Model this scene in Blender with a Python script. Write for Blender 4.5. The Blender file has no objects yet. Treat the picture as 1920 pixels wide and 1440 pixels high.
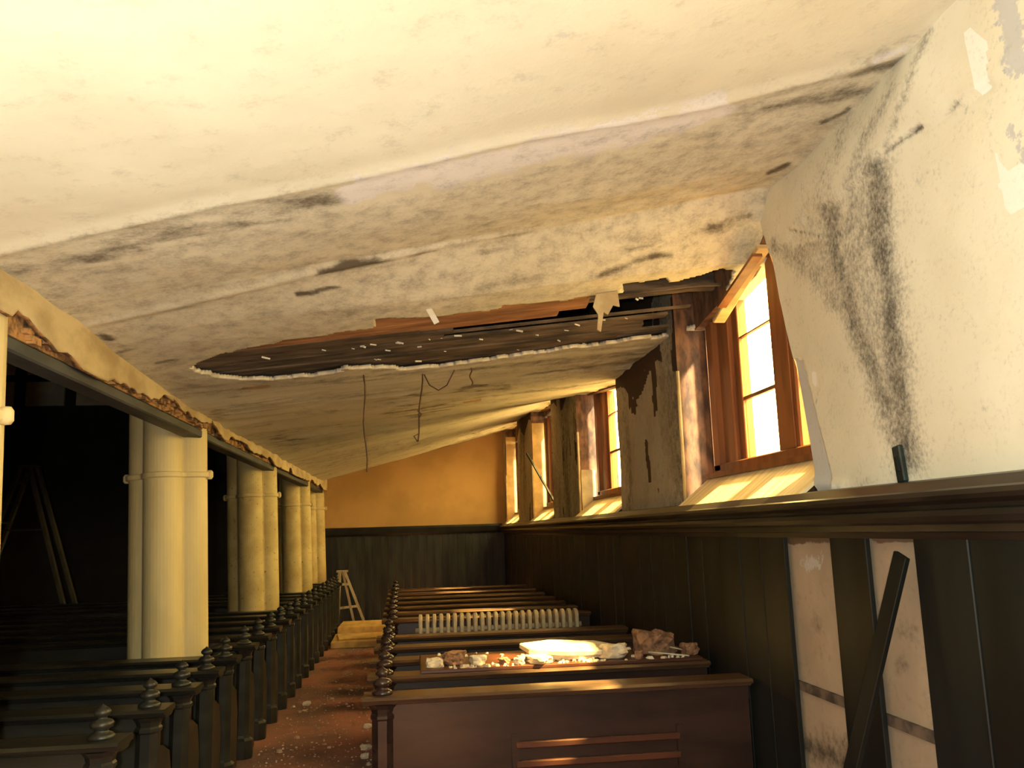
import bpy, bmesh, math, random
import numpy as np
from mathutils import Vector, Matrix

# ------------------------------------------------------------------ camera, world, lights, exposure
scn = bpy.context.scene
COL = scn.collection
EYE = 1.77
FPX = 1600.0
YAW, PITCH, ROLL = 0.12095566, 0.16972918, 0.03
_F = np.array([math.sin(YAW)*math.cos(PITCH), math.cos(YAW)*math.cos(PITCH), math.sin(PITCH)])
_R0 = np.array([math.cos(YAW), -math.sin(YAW), 0.0])
_U0 = np.cross(_R0, _F)
_R = _R0*math.cos(ROLL) - _U0*math.sin(ROLL)
_U = _U0*math.cos(ROLL) + _R0*math.sin(ROLL)
cam_d = bpy.data.cameras.new('camera')
cam = bpy.data.objects.new('camera', cam_d)
COL.objects.link(cam)
cam_d.sensor_width = 36.0
cam_d.lens = FPX/1920*36
cam_d.clip_start = 0.02
m3 = Matrix((( _R[0], _U[0], -_F[0]), (_R[1], _U[1], -_F[1]), (_R[2], _U[2], -_F[2])))
cam.matrix_world = Matrix.Translation((0, 0, EYE)) @ m3.to_4x4()
scn.camera = cam

scn.view_settings.view_transform = 'Standard'
scn.view_settings.look = 'None'
scn.view_settings.gamma = 1
scn.view_settings.use_curve_mapping = False
scn.view_settings.exposure = 0.0

world = bpy.data.worlds.new('daylight')
scn.world = world
world.use_nodes = True
bg = world.node_tree.nodes['Background']
bg.inputs[1].default_value = 1.0
_wn = world.node_tree                       # hazy warm sky above, dimmer ground below the horizon
_tc = _wn.nodes.new('ShaderNodeTexCoord'); _sx = _wn.nodes.new('ShaderNodeSeparateXYZ')
_mr = _wn.nodes.new('ShaderNodeMapRange'); _mr.inputs[1].default_value = -.05; _mr.inputs[2].default_value = .08
_mx = _wn.nodes.new('ShaderNodeMix'); _mx.data_type = 'RGBA'
_mx.inputs[6].default_value = (8.0, 6.6, 3.8, 1); _mx.inputs[7].default_value = (30.0, 26.5, 17.5, 1)
_wn.links.new(_tc.outputs['Generated'], _sx.inputs[0]); _wn.links.new(_sx.outputs[2], _mr.inputs[0])
_wn.links.new(_mr.outputs[0], _mx.inputs[0]); _wn.links.new(_mx.outputs[2], bg.inputs[0])

WX = 1.98                                   # inner face of the window wall
GX = 2.25                                   # glass plane
WIN_C = [-2.83, 1.07, 5.03, 8.97, 12.85, 16.75]
WIN_H = 0.99
for c in WIN_C:                              # portals in the window openings guide the sampling of the daylight
    ld = bpy.data.lights.new('window_portal', 'AREA')
    ld.shape = 'RECTANGLE'; ld.size = 1.4; ld.size_y = 1.9
    ld.cycles.is_portal = True
    lo = bpy.data.objects.new('window_portal', ld); COL.objects.link(lo)
    lo.matrix_world = Matrix.Translation((2.36, c, 2.8)) @ Matrix.Rotation(math.radians(-90), 4, 'Y')

fl = bpy.data.lights.new('camera_flash', 'POINT')
fl.energy = 370.0
fl.color = (0.96, 1.0, 0.84)
fl.shadow_soft_size = 0.05
flo = bpy.data.objects.new('camera_flash', fl); COL.objects.link(flo)
flo.location = (-0.10, -0.25, EYE + 0.02)

wl = bpy.data.lights.new('work_lamp', 'SPOT')   # flood lamp set low behind the first pew, aimed at the ceiling
wl.energy = 130.0; wl.color = (0.98, 1.0, 0.78); wl.spot_size = math.radians(150); wl.spot_blend = 1.0; wl.shadow_soft_size = .08
wlo = bpy.data.objects.new('work_lamp', wl); COL.objects.link(wlo)
wlo.location = (-0.55, 1.75, 1.0); wlo.rotation_euler = (math.radians(180), 0, 0)
sd = bpy.data.lights.new('sun', 'SUN')
sd.energy = 60.0; sd.angle = math.radians(3.5); sd.color = (1.0, 0.88, 0.55)
so = bpy.data.objects.new('sun', sd); COL.objects.link(so)
so.rotation_euler = Vector((-1.25, 0.525, -1.69)).to_track_quat('-Z', 'Y').to_euler()
so.location = (8, 2, 9)

# ------------------------------------------------------------------ pixel helpers (1920 x 1440 frame)
def ray(px, py):
    return _F + _R*((px-960)/FPX) + _U*((720-py)/FPX)
def on_x(px, py, X):
    d = ray(px, py); return d*(X/d[0]) + np.array([0, 0, EYE])
def on_y(px, py, Y):
    d = ray(px, py); return d*(Y/d[1]) + np.array([0, 0, EYE])
def on_z(px, py, Z):
    d = ray(px, py); return d*((Z-EYE)/d[2]) + np.array([0, 0, EYE])
def project(P):
    v = P - np.array([0, 0, EYE])
    d = v @ _F
    d = np.where(d < 0.05, 0.05, d)
    return 960 + FPX*(v @ _R)/d, 720 - FPX*(v @ _U)/d

# ------------------------------------------------------------------ numpy value noise
_rng = np.random.RandomState(7)
_T = _rng.rand(64, 64, 64)
def vnoise(P):
    P = np.asarray(P, float); i = np.floor(P).astype(int); f = P-i; f = f*f*(3-2*f)
    r = 0
    for a in (0, 1):
        for b in (0, 1):
            for c in (0, 1):
                w = (f[..., 0] if a else 1-f[..., 0])*(f[..., 1] if b else 1-f[..., 1])*(f[..., 2] if c else 1-f[..., 2])
                r = r + w*_T[(i[..., 0]+a) % 64, (i[..., 1]+b) % 64, (i[..., 2]+c) % 64]
    return r
def fbm(P, o=4):
    s = 0; a = .5; P = np.asarray(P, float)
    for k in range(o):
        s = s + a*vnoise(P*(2**k)+17.3*k); a *= .5
    return s/(1-.5**o)
def seg_dist(x, y, pts):
    d = np.full(np.shape(x), 1e9)
    for (ax, ay), (bx, by) in zip(pts[:-1], pts[1:]):
        vx, vy = bx-ax, by-ay; L = vx*vx+vy*vy+1e-9
        t = np.clip(((x-ax)*vx+(y-ay)*vy)/L, 0, 1)
        d = np.minimum(d, np.hypot(x-ax-t*vx, y-ay-t*vy))
    return d
def stroke(x, y, pts, r, a=1.0):
    return a*np.exp(-(seg_dist(x, y, pts)/r)**2)
def in_poly(x, y, poly):
    ins = np.zeros(np.shape(x), bool)
    n = len(poly)
    for k in range(n):
        ax, ay = poly[k]; bx, by = poly[(k+1) % n]
        c = ((ay > y) != (by > y))
        xx = (bx-ax)*(y-ay)/((by-ay) if by != ay else 1e-9)+ax
        ins ^= c & (x < xx)
    return ins

# ------------------------------------------------------------------ materials
def new_mat(name):
    m = bpy.data.materials.new(name); m.use_nodes = True
    nt = m.node_tree
    return m, nt, nt.nodes['Principled BSDF']
def nd(nt, t, **kw):
    n = nt.nodes.new(t)
    for k, v in kw.items(): setattr(n, k, v)
    return n
def ramp(nt, src, a, b, lo=0.0, hi=1.0):
    n = nd(nt, 'ShaderNodeMapRange'); n.clamp = True
    n.interpolation_type = 'SMOOTHSTEP'
    n.inputs[1].default_value = a; n.inputs[2].default_value = b
    n.inputs[3].default_value = lo; n.inputs[4].default_value = hi
    nt.links.new(src, n.inputs[0]); return n.outputs[0]
def mixc(nt, fac, a, b):
    n = nd(nt, 'ShaderNodeMix', data_type='RGBA')
    if isinstance(fac, (int, float)): n.inputs[0].default_value = fac
    else: nt.links.new(fac, n.inputs[0])
    for s, v in ((6, a), (7, b)):
        if isinstance(v, tuple): n.inputs[s].default_value = (*v, 1)
        else: nt.links.new(v, n.inputs[s])
    return n.outputs[2]
def math_n(nt, op, a, b=0.0, c=0.0):
    n = nd(nt, 'ShaderNodeMath', operation=op)
    for s, v in ((0, a), (1, b), (2, c)):
        if isinstance(v, (int, float)): n.inputs[s].default_value = v
        else: nt.links.new(v, n.inputs[s])
    return n.outputs[0]
def coords(nt, scale=(1, 1, 1), kind='Object'):
    tc = nd(nt, 'ShaderNodeTexCoord'); mp = nd(nt, 'ShaderNodeMapping')
    mp.inputs['Scale'].default_value = scale
    nt.links.new(tc.outputs[kind], mp.inputs[0]); return mp.outputs[0]
def noise(nt, vec, scale, detail=4, rough=.55):
    n = nd(nt, 'ShaderNodeTexNoise'); n.inputs['Scale'].default_value = scale
    n.inputs['Detail'].default_value = detail; n.inputs['Roughness'].default_value = rough
    nt.links.new(vec, n.inputs['Vector']); return n.outputs[0]
def bump(nt, bsdf, h, strength=.3, dist=.01):
    b = nd(nt, 'ShaderNodeBump'); b.inputs['Strength'].default_value = strength; b.inputs['Distance'].default_value = dist
    nt.links.new(h, b.inputs['Height']); nt.links.new(b.outputs[0], bsdf.inputs['Normal'])

def simple(name, c1, c2, rough=.6, scale=6, stretch=(1, 1, 1), bmp=.2, spec=.5, detail=5, lo=.35, hi=.65):
    m, nt, b = new_mat(name)
    v = coords(nt, stretch)
    n = noise(nt, v, scale, detail)
    nt.links.new(mixc(nt, ramp(nt, n, lo, hi), c1, c2), b.inputs['Base Color'])
    b.inputs['Roughness'].default_value = rough
    b.inputs['Specular IOR Level'].default_value = spec
    if bmp: bump(nt, b, n, bmp, .006)
    return m

def stained_plaster(name, c1, c2, mould=(0.055, 0.045, 0.035), peel=(.84, .81, .82), raw=(.30, .20, .11), speck=60, rough=.9, a2=1.5, a3=1.0):
    """plaster whose mould, peeling and raw patches follow attributes stored on the mesh"""
    m, nt, b = new_mat(name)
    v = coords(nt)
    n1 = noise(nt, v, 1.7, 5); n2 = noise(nt, v, speck, 3, .7); n3 = noise(nt, v, 9, 6, .65)
    base = mixc(nt, ramp(nt, n1, .3, .7), c1, c2)
    base = mixc(nt, ramp(nt, n3, .62, .8, 0, .12), base, (.42, .33, .2))
    def attr(n):
        a = nd(nt, 'ShaderNodeAttribute'); a.attribute_name = n; return a.outputs['Fac']
    def mask(n, amp2, amp3, lo, hi):
        s = math_n(nt, 'MULTIPLY_ADD', n2, amp2, attr(n))
        s = math_n(nt, 'MULTIPLY_ADD', n3, amp3, s)
        return ramp(nt, s, lo+.5*(amp2+amp3), hi+.5*(amp2+amp3))
    base = mixc(nt, mask('raw', .1, .7, .42, .56), base, raw)
    base = mixc(nt, mask('peel', .9, 1.9, .36, .56), base, peel)
    base = mixc(nt, math_n(nt, 'MULTIPLY', mask('mould', a2, a3, .0, 1.35), .95), base, mould)
    nt.links.new(base, b.inputs['Base Color'])
    b.inputs['Roughness'].default_value = rough
    b.inputs['Specular IOR Level'].default_value = .2
    bump(nt, b, n3, .25, .012)
    return m

M = {}
M['ceiling'] = stained_plaster('ceiling_plaster', (.80, .76, .64), (.72, .68, .56), mould=(.10, .08, .058), raw=(.56, .40, .24), a2=.7, a3=1.7)
M['wall'] = stained_plaster('wall_plaster', (.88, .84, .71), (.80, .75, .61), mould=(.085, .075, .065), peel=(.60, .60, .60), raw=(.96, .94, .90), speck=45)
M['pier'] = stained_plaster('damp_pier_plaster', (.60, .51, .38), (.42, .35, .26), mould=(.03, .028, .022), peel=(.5, .44, .34), raw=(.09, .055, .035), speck=26)
M['rim'] = simple('broken_plaster_edge', (.85, .78, .66), (.6, .52, .4), .9, 14)
M['farwall'] = simple('ochre_plaster', (.56, .34, .13), (.45, .27, .10), .8, 1.2, bmp=.1)
M['column'] = simple('cream_paint', (.76, .63, .34), (.66, .53, .27), .55, 3, (1, 1, .25), .1)
def spotted_column():
    m, nt, b = new_mat('spotted_cream_paint')
    v = coords(nt)
    n = noise(nt, v, 3, 4); s = noise(nt, v, 22, 4, .7)
    base = mixc(nt, ramp(nt, n, .35, .65), (.66, .53, .25), (.50, .38, .16))
    base = mixc(nt, ramp(nt, s, .60, .70, 0, .8), base, (.14, .10, .05))
    nt.links.new(base, b.inputs['Base Color']); b.inputs['Roughness'].default_value = .6
    return m
M['column_spot'] = spotted_column()
M['beam'] = simple('beam_plaster', (.66, .54, .32), (.45, .34, .19), .85, 5, (1, .5, 1), .3)
M['beam_raw'] = simple('bare_brick_rubble', (.50, .27, .10), (.16, .09, .045), .95, 16, bmp=.8, lo=.4, hi=.6)
M['beam_grey'] = simple('grey_painted_board', (.075, .085, .095), (.035, .04, .045), .6, 5, (1, .3, 1), .1)
M['pew'] = simple('dark_pew_wood', (.042, .022, .018), (.024, .014, .012), .25, 7, (.25, 1, 1), .06, .55)
M['pew_cap'] = simple('worn_pew_cap', (.11, .060, .033), (.06, .033, .021), .3, 7, (.25, 1, 1), .06, .6)
M['pew_dark'] = simple('black_green_pew_wood', (.027, .027, .023), (.014, .014, .012), .38, 7, (.25, 1, 1), .06, .5)
M['pew_red'] = simple('red_wood_and_glint', (.11, .034, .016), (.055, .02, .011), .35, 6, (.2, 1, 1), .1)  # rubble plank wood, also the colour of the painted pew glints
M['wains'] = simple('black_stained_boards', (.010, .0125, .0125), (.004, .0055, .0055), .5, 5, (1, 1, .12), .15, .4)
M['wains_far'] = simple('grey_worn_boards', (.034, .038, .037), (.008, .009, .0095), .55, 9, (1, 1, .12), .2, .4)
M['cap'] = simple('dado_cap_wood', (.030, .023, .017), (.012, .010, .008), .4, 6, (1, .2, 1), .1)
M['backplaster'] = stained_plaster('old_plaster_behind_boards', (.50, .39, .28), (.39, .30, .22), raw=(.2, .13, .08), peel=(.55, .52, .5), speck=30)
M['sill'] = simple('pale_sill_boards', (.88, .76, .48), (.68, .50, .25), .55, 5, (.6, 4, .6), .06)
M['frame'] = simple('brown_window_wood', (.30, .11, .035), (.17, .06, .02), .45, 9, (1, 1, .15), .15)
M['reveal'] = simple('bare_brown_reveal', (.26, .13, .07), (.08, .045, .03), .9, 14, (1, 1, .4), .5)
M['lath'] = simple('brown_lath', (.46, .22, .10), (.24, .11, .05), .85, 9, (.2, 1, 1), .3)
M['lath_dark'] = simple('dark_mouldy_lath', (.17, .12, .088), (.045, .034, .027), .9, 10, (.25, 1, 1), .4)
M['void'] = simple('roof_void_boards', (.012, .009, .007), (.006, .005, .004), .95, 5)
M['nave'] = simple('nave_darkness', (.010, .010, .009), (.006, .006, .006), .8, 3)  # black base colour stands in for the unlit dark of the nave
M['nave_panel'] = simple('nave_panel_paint', (.40, .38, .30), (.3, .29, .24), .7, 3)
M['plank'] = simple('pale_timber', (.62, .46, .24), (.45, .31, .14), .7, 8, (.2, 1, 1), .2)
M['whitewood'] = simple('paint_splashed_timber', (.72, .62, .45), (.45, .36, .22), .7, 12, (1, 1, .3), .2)
M['old_ladder'] = simple('grey_ladder_wood', (.06, .055, .04), (.035, .03, .022), .7, 9, (1, 1, .3), .2)
M['rubble'] = simple('plaster_rubble', (.82, .72, .55), (.60, .47, .33), .95, 12, bmp=.5)
M['rubble_brown'] = simple('brown_rubble', (.38, .20, .11), (.16, .085, .05), .95, 22, bmp=.8)
M['crumb'] = simple('tan_crumbs', (.62, .46, .34), (.36, .22, .15), .95, 4)
M['radiator'] = simple('radiator_paint', (.62, .50, .32), (.45, .36, .22), .5, 8, bmp=.1)
M['wire'] = simple('rusty_wire', (.12, .06, .03), (.05, .03, .02), .7, 10, bmp=0)
M['metal'] = simple('dark_teal_metal', (.02, .035, .035), (.01, .015, .015), .4, 10, bmp=0)
M['ply'] = simple('yellow_board', (.86, .58, .20), (.62, .38, .12), .6, 5, (1, .3, 1), .1)
M['flake'] = simple('white_paint_flake', (.88, .84, .76), (.75, .68, .56), .8, 10, bmp=0)

def floor_mat():
    m, nt, b = new_mat('dusty_red_carpet')
    v = coords(nt)
    n1 = noise(nt, v, 1.3, 5); n2 = noise(nt, v, 26, 5, .75)
    base = mixc(nt, ramp(nt, n1, .35, .65), (.40, .16, .11), (.20, .11, .085))
    base = mixc(nt, ramp(nt, n2, .55, .72, 0, .75), base, (.50, .38, .27))
    nt.links.new(base, b.inputs['Base Color']); b.inputs['Roughness'].default_value = .95
    bump(nt, b, n2, .5, .01)
    return m
M['floor'] = floor_mat()

def glass_mat():
    m = bpy.data.materials.new('amber_pane'); m.use_nodes = True
    nt = m.node_tree; nt.nodes.clear()
    out = nd(nt, 'ShaderNodeOutputMaterial'); mx = nd(nt, 'ShaderNodeMixShader')
    tr = nd(nt, 'ShaderNodeBsdfTransparent'); tr.inputs[0].default_value = (1.0, .90, .62, 1)
    gl = nd(nt, 'ShaderNodeBsdfGlossy'); gl.inputs['Roughness'].default_value = .1
    mx.inputs[0].default_value = .05
    nt.links.new(tr.outputs[0], mx.inputs[1]); nt.links.new(gl.outputs[0], mx.inputs[2]); nt.links.new(mx.outputs[0], out.inputs[0])
    return m
M['glass'] = glass_mat()

# ------------------------------------------------------------------ object helpers
def tag(o, label=None, cat=None, group=None, kind=None):
    if label: o['label'] = label
    if cat: o['category'] = cat
    if group: o['group'] = group
    if kind: o['kind'] = kind
    return o
def empty(name, loc=(0, 0, 0), rz=0):
    o = bpy.data.objects.new(name, None); COL.objects.link(o)
    o.location = loc; o.rotation_euler = (0, 0, rz); o.empty_display_size = .1
    return o
class MB:
    """collects shapes into one mesh"""
    def __init__(s): s.v = []; s.f = []
    def add(s, vs, fs):
        k = len(s.v); s.v += [tuple(map(float, p)) for p in vs]; s.f += [tuple(i+k for i in f) for f in fs]; return s
    def box(s, x0, x1, y0, y1, z0, z1):
        vs = [(x, y, z) for z in (z0, z1) for y in (y0, y1) for x in (x0, x1)]
        return s.add(vs, [(0, 2, 3, 1), (4, 5, 7, 6), (0, 1, 5, 4), (2, 6, 7, 3), (0, 4, 6, 2), (1, 3, 7, 5)])
    def bar(s, p, q, w, h, up=(0, 0, 1)):
        p = Vector(p); q = Vector(q); d = (q-p).normalized(); u = Vector(up)
        if abs(d.dot(u)) > .95: u = Vector((0, 1, 0))
        a = d.cross(u).normalized(); b = a.cross(d).normalized()
        vs = []
        for c in (p, q):
            for i, j in ((-1, -1), (1, -1), (1, 1), (-1, 1)):
                vs.append(c + a*(i*w/2) + b*(j*h/2))
        return s.add(vs, [(3, 2, 1, 0), (4, 5, 6, 7), (0, 1, 5, 4), (1, 2, 6, 5), (2, 3, 7, 6), (3, 0, 4, 7)])
    def prism(s, poly, axis, a0, a1):
        """poly: 2-d outline; axis 'x': (y,z), 'y': (x,z), 'z': (x,y)"""
        n = len(poly); vs = []
        for a in (a0, a1):
            for (u, v) in poly:
                vs.append((a, u, v) if axis == 'x' else (u, a, v) if axis == 'y' else (u, v, a))
        fs = [tuple(range(n-1, -1, -1)), tuple(range(n, 2*n))]
        for i in range(n):
            j = (i+1) % n; fs.append((i, j, n+j, n+i))
        return s.add(vs, fs)
    def lathe(s, prof, cx=0, cy=0, n=12, rot=0):
        vs = []; fs = []
        for (r, z) in prof:
            for k in range(n):
                a = 2*math.pi*k/n+rot; vs.append((cx+r*math.cos(a), cy+r*math.sin(a), z))
        for i in range(len(prof)-1):
            for k in range(n):
                l = (k+1) % n; fs.append((i*n+k, i*n+l, (i+1)*n+l, (i+1)*n+k))
        fs.append(tuple(range(n-1, -1, -1))); fs.append(tuple((len(prof)-1)*n+k for k in range(n)))
        return s.add(vs, fs)
    def tube(s, pts, r, n=6):
        pts = [Vector(p) for p in pts]; vs = []; fs = []
        for i, p in enumerate(pts):
            d = (pts[min(i+1, len(pts)-1)]-pts[max(i-1, 0)]).normalized()
            u = Vector((1, 0, 0)) if abs(d.x) < .8 else Vector((0, 1, 0))
            a = d.cross(u).normalized(); b = d.cross(a)
            for k in range(n):
                t = 2*math.pi*k/n; vs.append(p + a*(r*math.cos(t)) + b*(r*math.sin(t)))
        for i in range(len(pts)-1):
            for k in range(n):
                l = (k+1) % n; fs.append((i*n+k, i*n+l, (i+1)*n+l, (i+1)*n+k))
        fs.append(tuple(range(n))); fs.append(tuple((len(pts)-1)*n+k for k in range(n-1, -1, -1)))
        return s.add(vs, fs)
    def build(s, name, m, parent=None, smooth=False, bevel=0):
        me = bpy.data.meshes.new(name); me.from_pydata(s.v, [], s.f)
        bm = bmesh.new(); bm.from_mesh(me); bmesh.ops.recalc_face_normals(bm, faces=bm.faces)
        if bevel: bmesh.ops.bevel(bm, geom=[e for e in bm.edges if e.calc_length() > bevel*2.5], offset=bevel, segments=1, affect='EDGES', clamp_overlap=True)
        bm.to_mesh(me); bm.free()
        me.materials.append(M[m])
        o = bpy.data.objects.new(name, me); COL.objects.link(o)
        if smooth:
            for p in me.polygons: p.use_smooth = True
        if parent: o.parent = parent
        return o
def copy_tree(o, parent=None):
    c = o.copy(); COL.objects.link(c); c.parent = parent
    for ch in list(o.children): copy_tree(ch, c)
    return c
def grid_obj(name, V, nu, nv, m, parent=None, attrs=None, keep=None, smooth=True, thick=0, rim=None):
    """V: (nu*nv,3) row-major [v][u]"""
    idx = np.arange(nu*nv).reshape(nv, nu)
    q = np.stack([idx[:-1, :-1], idx[:-1, 1:], idx[1:, 1:], idx[1:, :-1]], -1).reshape(-1, 4)
    if keep is not None: q = q[keep.reshape(-1)]
    me = bpy.data.meshes.new(name)
    me.vertices.add(len(V)); me.vertices.foreach_set('co', np.asarray(V, np.float32).ravel())
    me.loops.add(len(q)*4); me.loops.foreach_set('vertex_index', q.ravel().astype(np.int32))
    me.polygons.add(len(q)); me.polygons.foreach_set('loop_start', (np.arange(len(q))*4).astype(np.int32))
    me.update(calc_edges=True)
    for k, a in (attrs or {}).items():
        at = me.attributes.new(k, 'FLOAT', 'POINT'); at.data.foreach_set('value', np.asarray(a, np.float32).ravel())
    me.materials.append(M[m])
    if rim: me.materials.append(M[rim])
    if smooth: me.polygons.foreach_set('use_smooth', np.ones(len(q), bool))
    o = bpy.data.objects.new(name, me); COL.objects.link(o)
    if parent: o.parent = parent
    if thick:
        s = o.modifiers.new('thickness', 'SOLIDIFY'); s.thickness = abs(thick); s.offset = 1 if thick > 0 else -1
        if rim: s.material_offset_rim = 1
    return o

# ------------------------------------------------------------------ ceiling height field (sagging gallery soffit)
CLX = -1.75
_LY = [-6, 3.77, 4.68, 5.4, 6.92, 17.0, 18.4]
_LZ = [2.96, 2.94, 2.92, 2.86, 2.80, 2.83, 2.95]
_RY = [-6, 2.74, 4.0, 4.40, 4.89, 6.13, 8.06, 10.2, 11.9, 15, 18.4]
_RZ = [3.60, 3.60, 3.61, 3.66, 3.36, 3.21, 3.19, 3.38, 3.60, 3.75, 3.90]
def ceil_z(X, Y):
    t = np.clip((np.asarray(X)-CLX)/(WX-CLX), 0, 1.0)
    return np.interp(Y, _LY, _LZ)*(1-t)+np.interp(Y, _RY, _RZ)*t
def ceil_hit(px, py):
    d = ray(px, py); o = np.array([0, 0, EYE])
    a = 0.5; prev = a
    for k in range(4000):
        p = o+d*a
        if p[2] > ceil_z(p[0], p[1]): break
        prev = a; a += .006
    return Vector(o+d*prev)

HOLE_TOP = [(352, 690), (378, 676), (420, 662), (504, 646), (603, 628), (699, 614), (702, 594), (801, 593), (931, 577), (942, 571), (1030, 562), (1119, 549), (1163, 545), (1163, 532), (1254, 519), (1259, 528), (1301, 516), (1353, 501), (1380, 505)]
HOLE_BOT = [(1350, 605), (1254, 628), (1077, 654), (921, 676), (765, 693), (718, 690), (650, 691), (582, 704), (452, 712), (418, 707), (372, 698)]

nu, nv = 230, 620
us = np.linspace(CLX-.02, 2.30, nu)
vs_ = np.concatenate([np.linspace(-5, 1.5, 40, endpoint=False), np.linspace(1.5, 7.5, 400, endpoint=False), np.linspace(7.5, 18.25, 180)])
XX, YY = np.meshgrid(us, vs_)
ZZ = ceil_z(XX, YY)
P0 = np.stack([XX, YY, ZZ], -1).reshape(-1, 3)
px, py = project(P0)
nz = fbm(P0*np.array([1.1, 2.2, 1]), 4)
jag = (fbm(P0*9, 3)-.5)*16
LINE1 = [(-200, 520), (0, 467), (160, 432), (420, 375), (580, 345), (800, 297), (1000, 252), (1180, 222), (1340, 190), (1560, 135), (1700, 92), (1760, 40)]
LINE2 = [(60, 640), (150, 610), (300, 578), (460, 543), (620, 505), (800, 467), (1000, 425), (1200, 385), (1420, 335)]
front = P0[:, 1] > 1.2
ridge = (stroke(px, py, LINE1, 9, .012) + stroke(px, py, LINE2, 6, .012))*front
l1 = np.interp(px, [p[0] for p in LINE1], [p[1] for p in LINE1])
below1 = (py > l1) & front
dz = (nz-.5)*.035*np.clip((P0[:, 1]-2)/2, .15, 1) - ridge - below1*.006
rip = (fbm(P0*np.array([.8, 7, 1]), 3)-.5)*.05*np.clip((P0[:, 1]-5.5)/2, 0, 1)
P0[:, 2] += dz+rip
hole = in_poly(px+jag*.5, py+jag*.45, HOLE_TOP+HOLE_BOT) & front & (P0[:, 0] < 2.2) & (P0[:, 1] < 8)
small = stroke(px, py, [(1440, 322), (1478, 305)], 6) + stroke(px, py, [(1540, 228), (1562, 218)], 5)+stroke(px, py, [(1570, 215), (1592, 200)], 5)
# -- stains
wx_ = px+(fbm(P0*np.array([2.5, 5, 1])+31, 3)-.5)*70; wy_ = py+(fbm(P0*np.array([3.5, 5, 1])+47, 4)-.5)*30
mo = np.zeros(len(P0))
def S(pts, r, a): 
    global mo
    mo = np.maximum(mo, stroke(wx_, wy_, pts, r, a)*front)
S([(-60, 520), (120, 490), (300, 452), (470, 410), (600, 372)], 36, .8)
S([(0, 540), (110, 545), (230, 510)], 26, .4)
S([(1060, 285), (1240, 245), (1400, 215), (1560, 175), (1690, 105)], 30, .8)
S([(1000, 330), (1200, 290), (1420, 240)], 24, .55)
S([(1560, 190), (1650, 140), (1720, 75)], 26, .7)
S([(600, 512), (690, 492), (780, 474), (1000, 428)], 9, 1.2)
S([(690, 505), (800, 490), (900, 478), (1040, 440)], 22, .95)
S([(560, 551), (610, 545), (650, 536)], 5, 1.1)
S([(520, 600), (760, 560), (1000, 520)], 30, .45)
S([(1140, 512), (1200, 492), (1270, 478)], 10, 1.1)
S([(1190, 470), (1290, 440), (1400, 400)], 16, 1.1)
S([(1180, 408), (1240, 400)], 5, .6)
S([(150, 612), (185, 622), (215, 640)], 9, 1.1)  # darker in the corner by the beam
S([(215, 655), (260, 650)], 6, .7)
S([(290, 682), (380, 668), (480, 650)], 8, .8)
S([(310, 700), (380, 720), (440, 730)], 18, .55)
S([(440, 722), (700, 702), (900, 690), (1250, 650)], 9, .6)
S([(400, 775), (430, 770)], 5, 1.0)
S([(720, 752), (820, 735), (960, 722)], 5, .9)
S([(735, 774), (790, 768), (850, 762)], 6, 1.0)
S([(500, 832), (560, 822)], 5, .8)
S([(780, 765), (1000, 730), (1140, 712)], 7, .55)
S([(820, 846), (900, 812), (1000, 780)], 4, .9)
S([(1000, 700), (1130, 680), (1240, 662)], 16, .7)
S([(560, 870), (700, 850), (800, 830)], 8, .5)
S([(430, 760), (620, 745)], 10, .3)
mo = mo*np.clip(3.2*fbm(P0*np.array([3.0, 9, 1])+5, 4)-.9, .05, 1.2)
mo = np.maximum(mo, .30*(fbm(P0*np.array([1.2, 5, 1]), 4) > .56)*(P0[:, 1] > 6.0))
mo = np.maximum(mo, .34*below1*(P0[:, 1] < 6.5))
pe = np.maximum(stroke(wx_, wy_, [(650, 362), (760, 330), (900, 306), (1100, 262), (1230, 230), (1350, 200)], 27, 1.0),
                stroke(px, py, [(700, 345), (820, 335), (960, 300)], 24, .7))
pe = np.maximum(pe, stroke(px, py, [(1640, 110), (1700, 85)], 8, .6))*front
ra = np.maximum(stroke(px, py, [(455, 726), (505, 722)], 6, .62), stroke(px, py, [(870, 755), (900, 750)], 4, .6))
mo = np.maximum(mo, small*1.1*front)
ra = ra*front
mo = mo*(1-.75*np.clip(pe, 0, 1))
hm = hole.reshape(nv, nu)
keep = ~(hm[:-1, :-1] & hm[1:, 1:] & hm[1:, :-1] & hm[:-1, 1:])
ceiling = grid_obj('ceiling', P0, nu, nv, 'ceiling', None, {'mould': mo, 'peel': pe, 'raw': ra}, keep, True, .028, 'rim')
tag(ceiling, 'sagging cream plaster ceiling with mould, peeling and a long hole', None, None, 'structure')

# laths and boards above the hole, each its own piece of the ceiling
rnd = random.Random(3)
def soffit_board(y0, y1, x0, x1, dz0, m, name='lath_board', th=.018):
    xs = np.linspace(x0, x1, 7); b = MB(); vs = []; 
    for x in xs:
        for y in (y0, y1):
            z = float(ceil_z(x, y))+dz0
            vs += [(x, y, z), (x, y, z+th)]
    fs = []
    n = len(xs)
    for i in range(n-1):
        a = i*4; c = a+4
        fs += [(a, c, c+2, a+2), (a+1, a+3, c+3, c+1), (a, a+1, c+1, c), (a+2, c+2, c+3, a+3)]
    fs += [(0, 2, 3, 1), ((n-1)*4, (n-1)*4+1, (n-1)*4+3, (n-1)*4+2)]
    b.add(vs, fs); return b.build(name, m, ceiling)
yy = 4.85
while yy < 5.56:
    soffit_board(yy, yy+.085, -1.4+rnd.uniform(0, .1), 1.20+rnd.uniform(-.14, .05)-max(0, yy-5.4)*2.0, .034+rnd.uniform(0, .006), 'lath'); yy += .093
soffit_board(5.37, 5.39, 1.15, 2.1, .06, 'lath_dark', 'lath_board')
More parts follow.
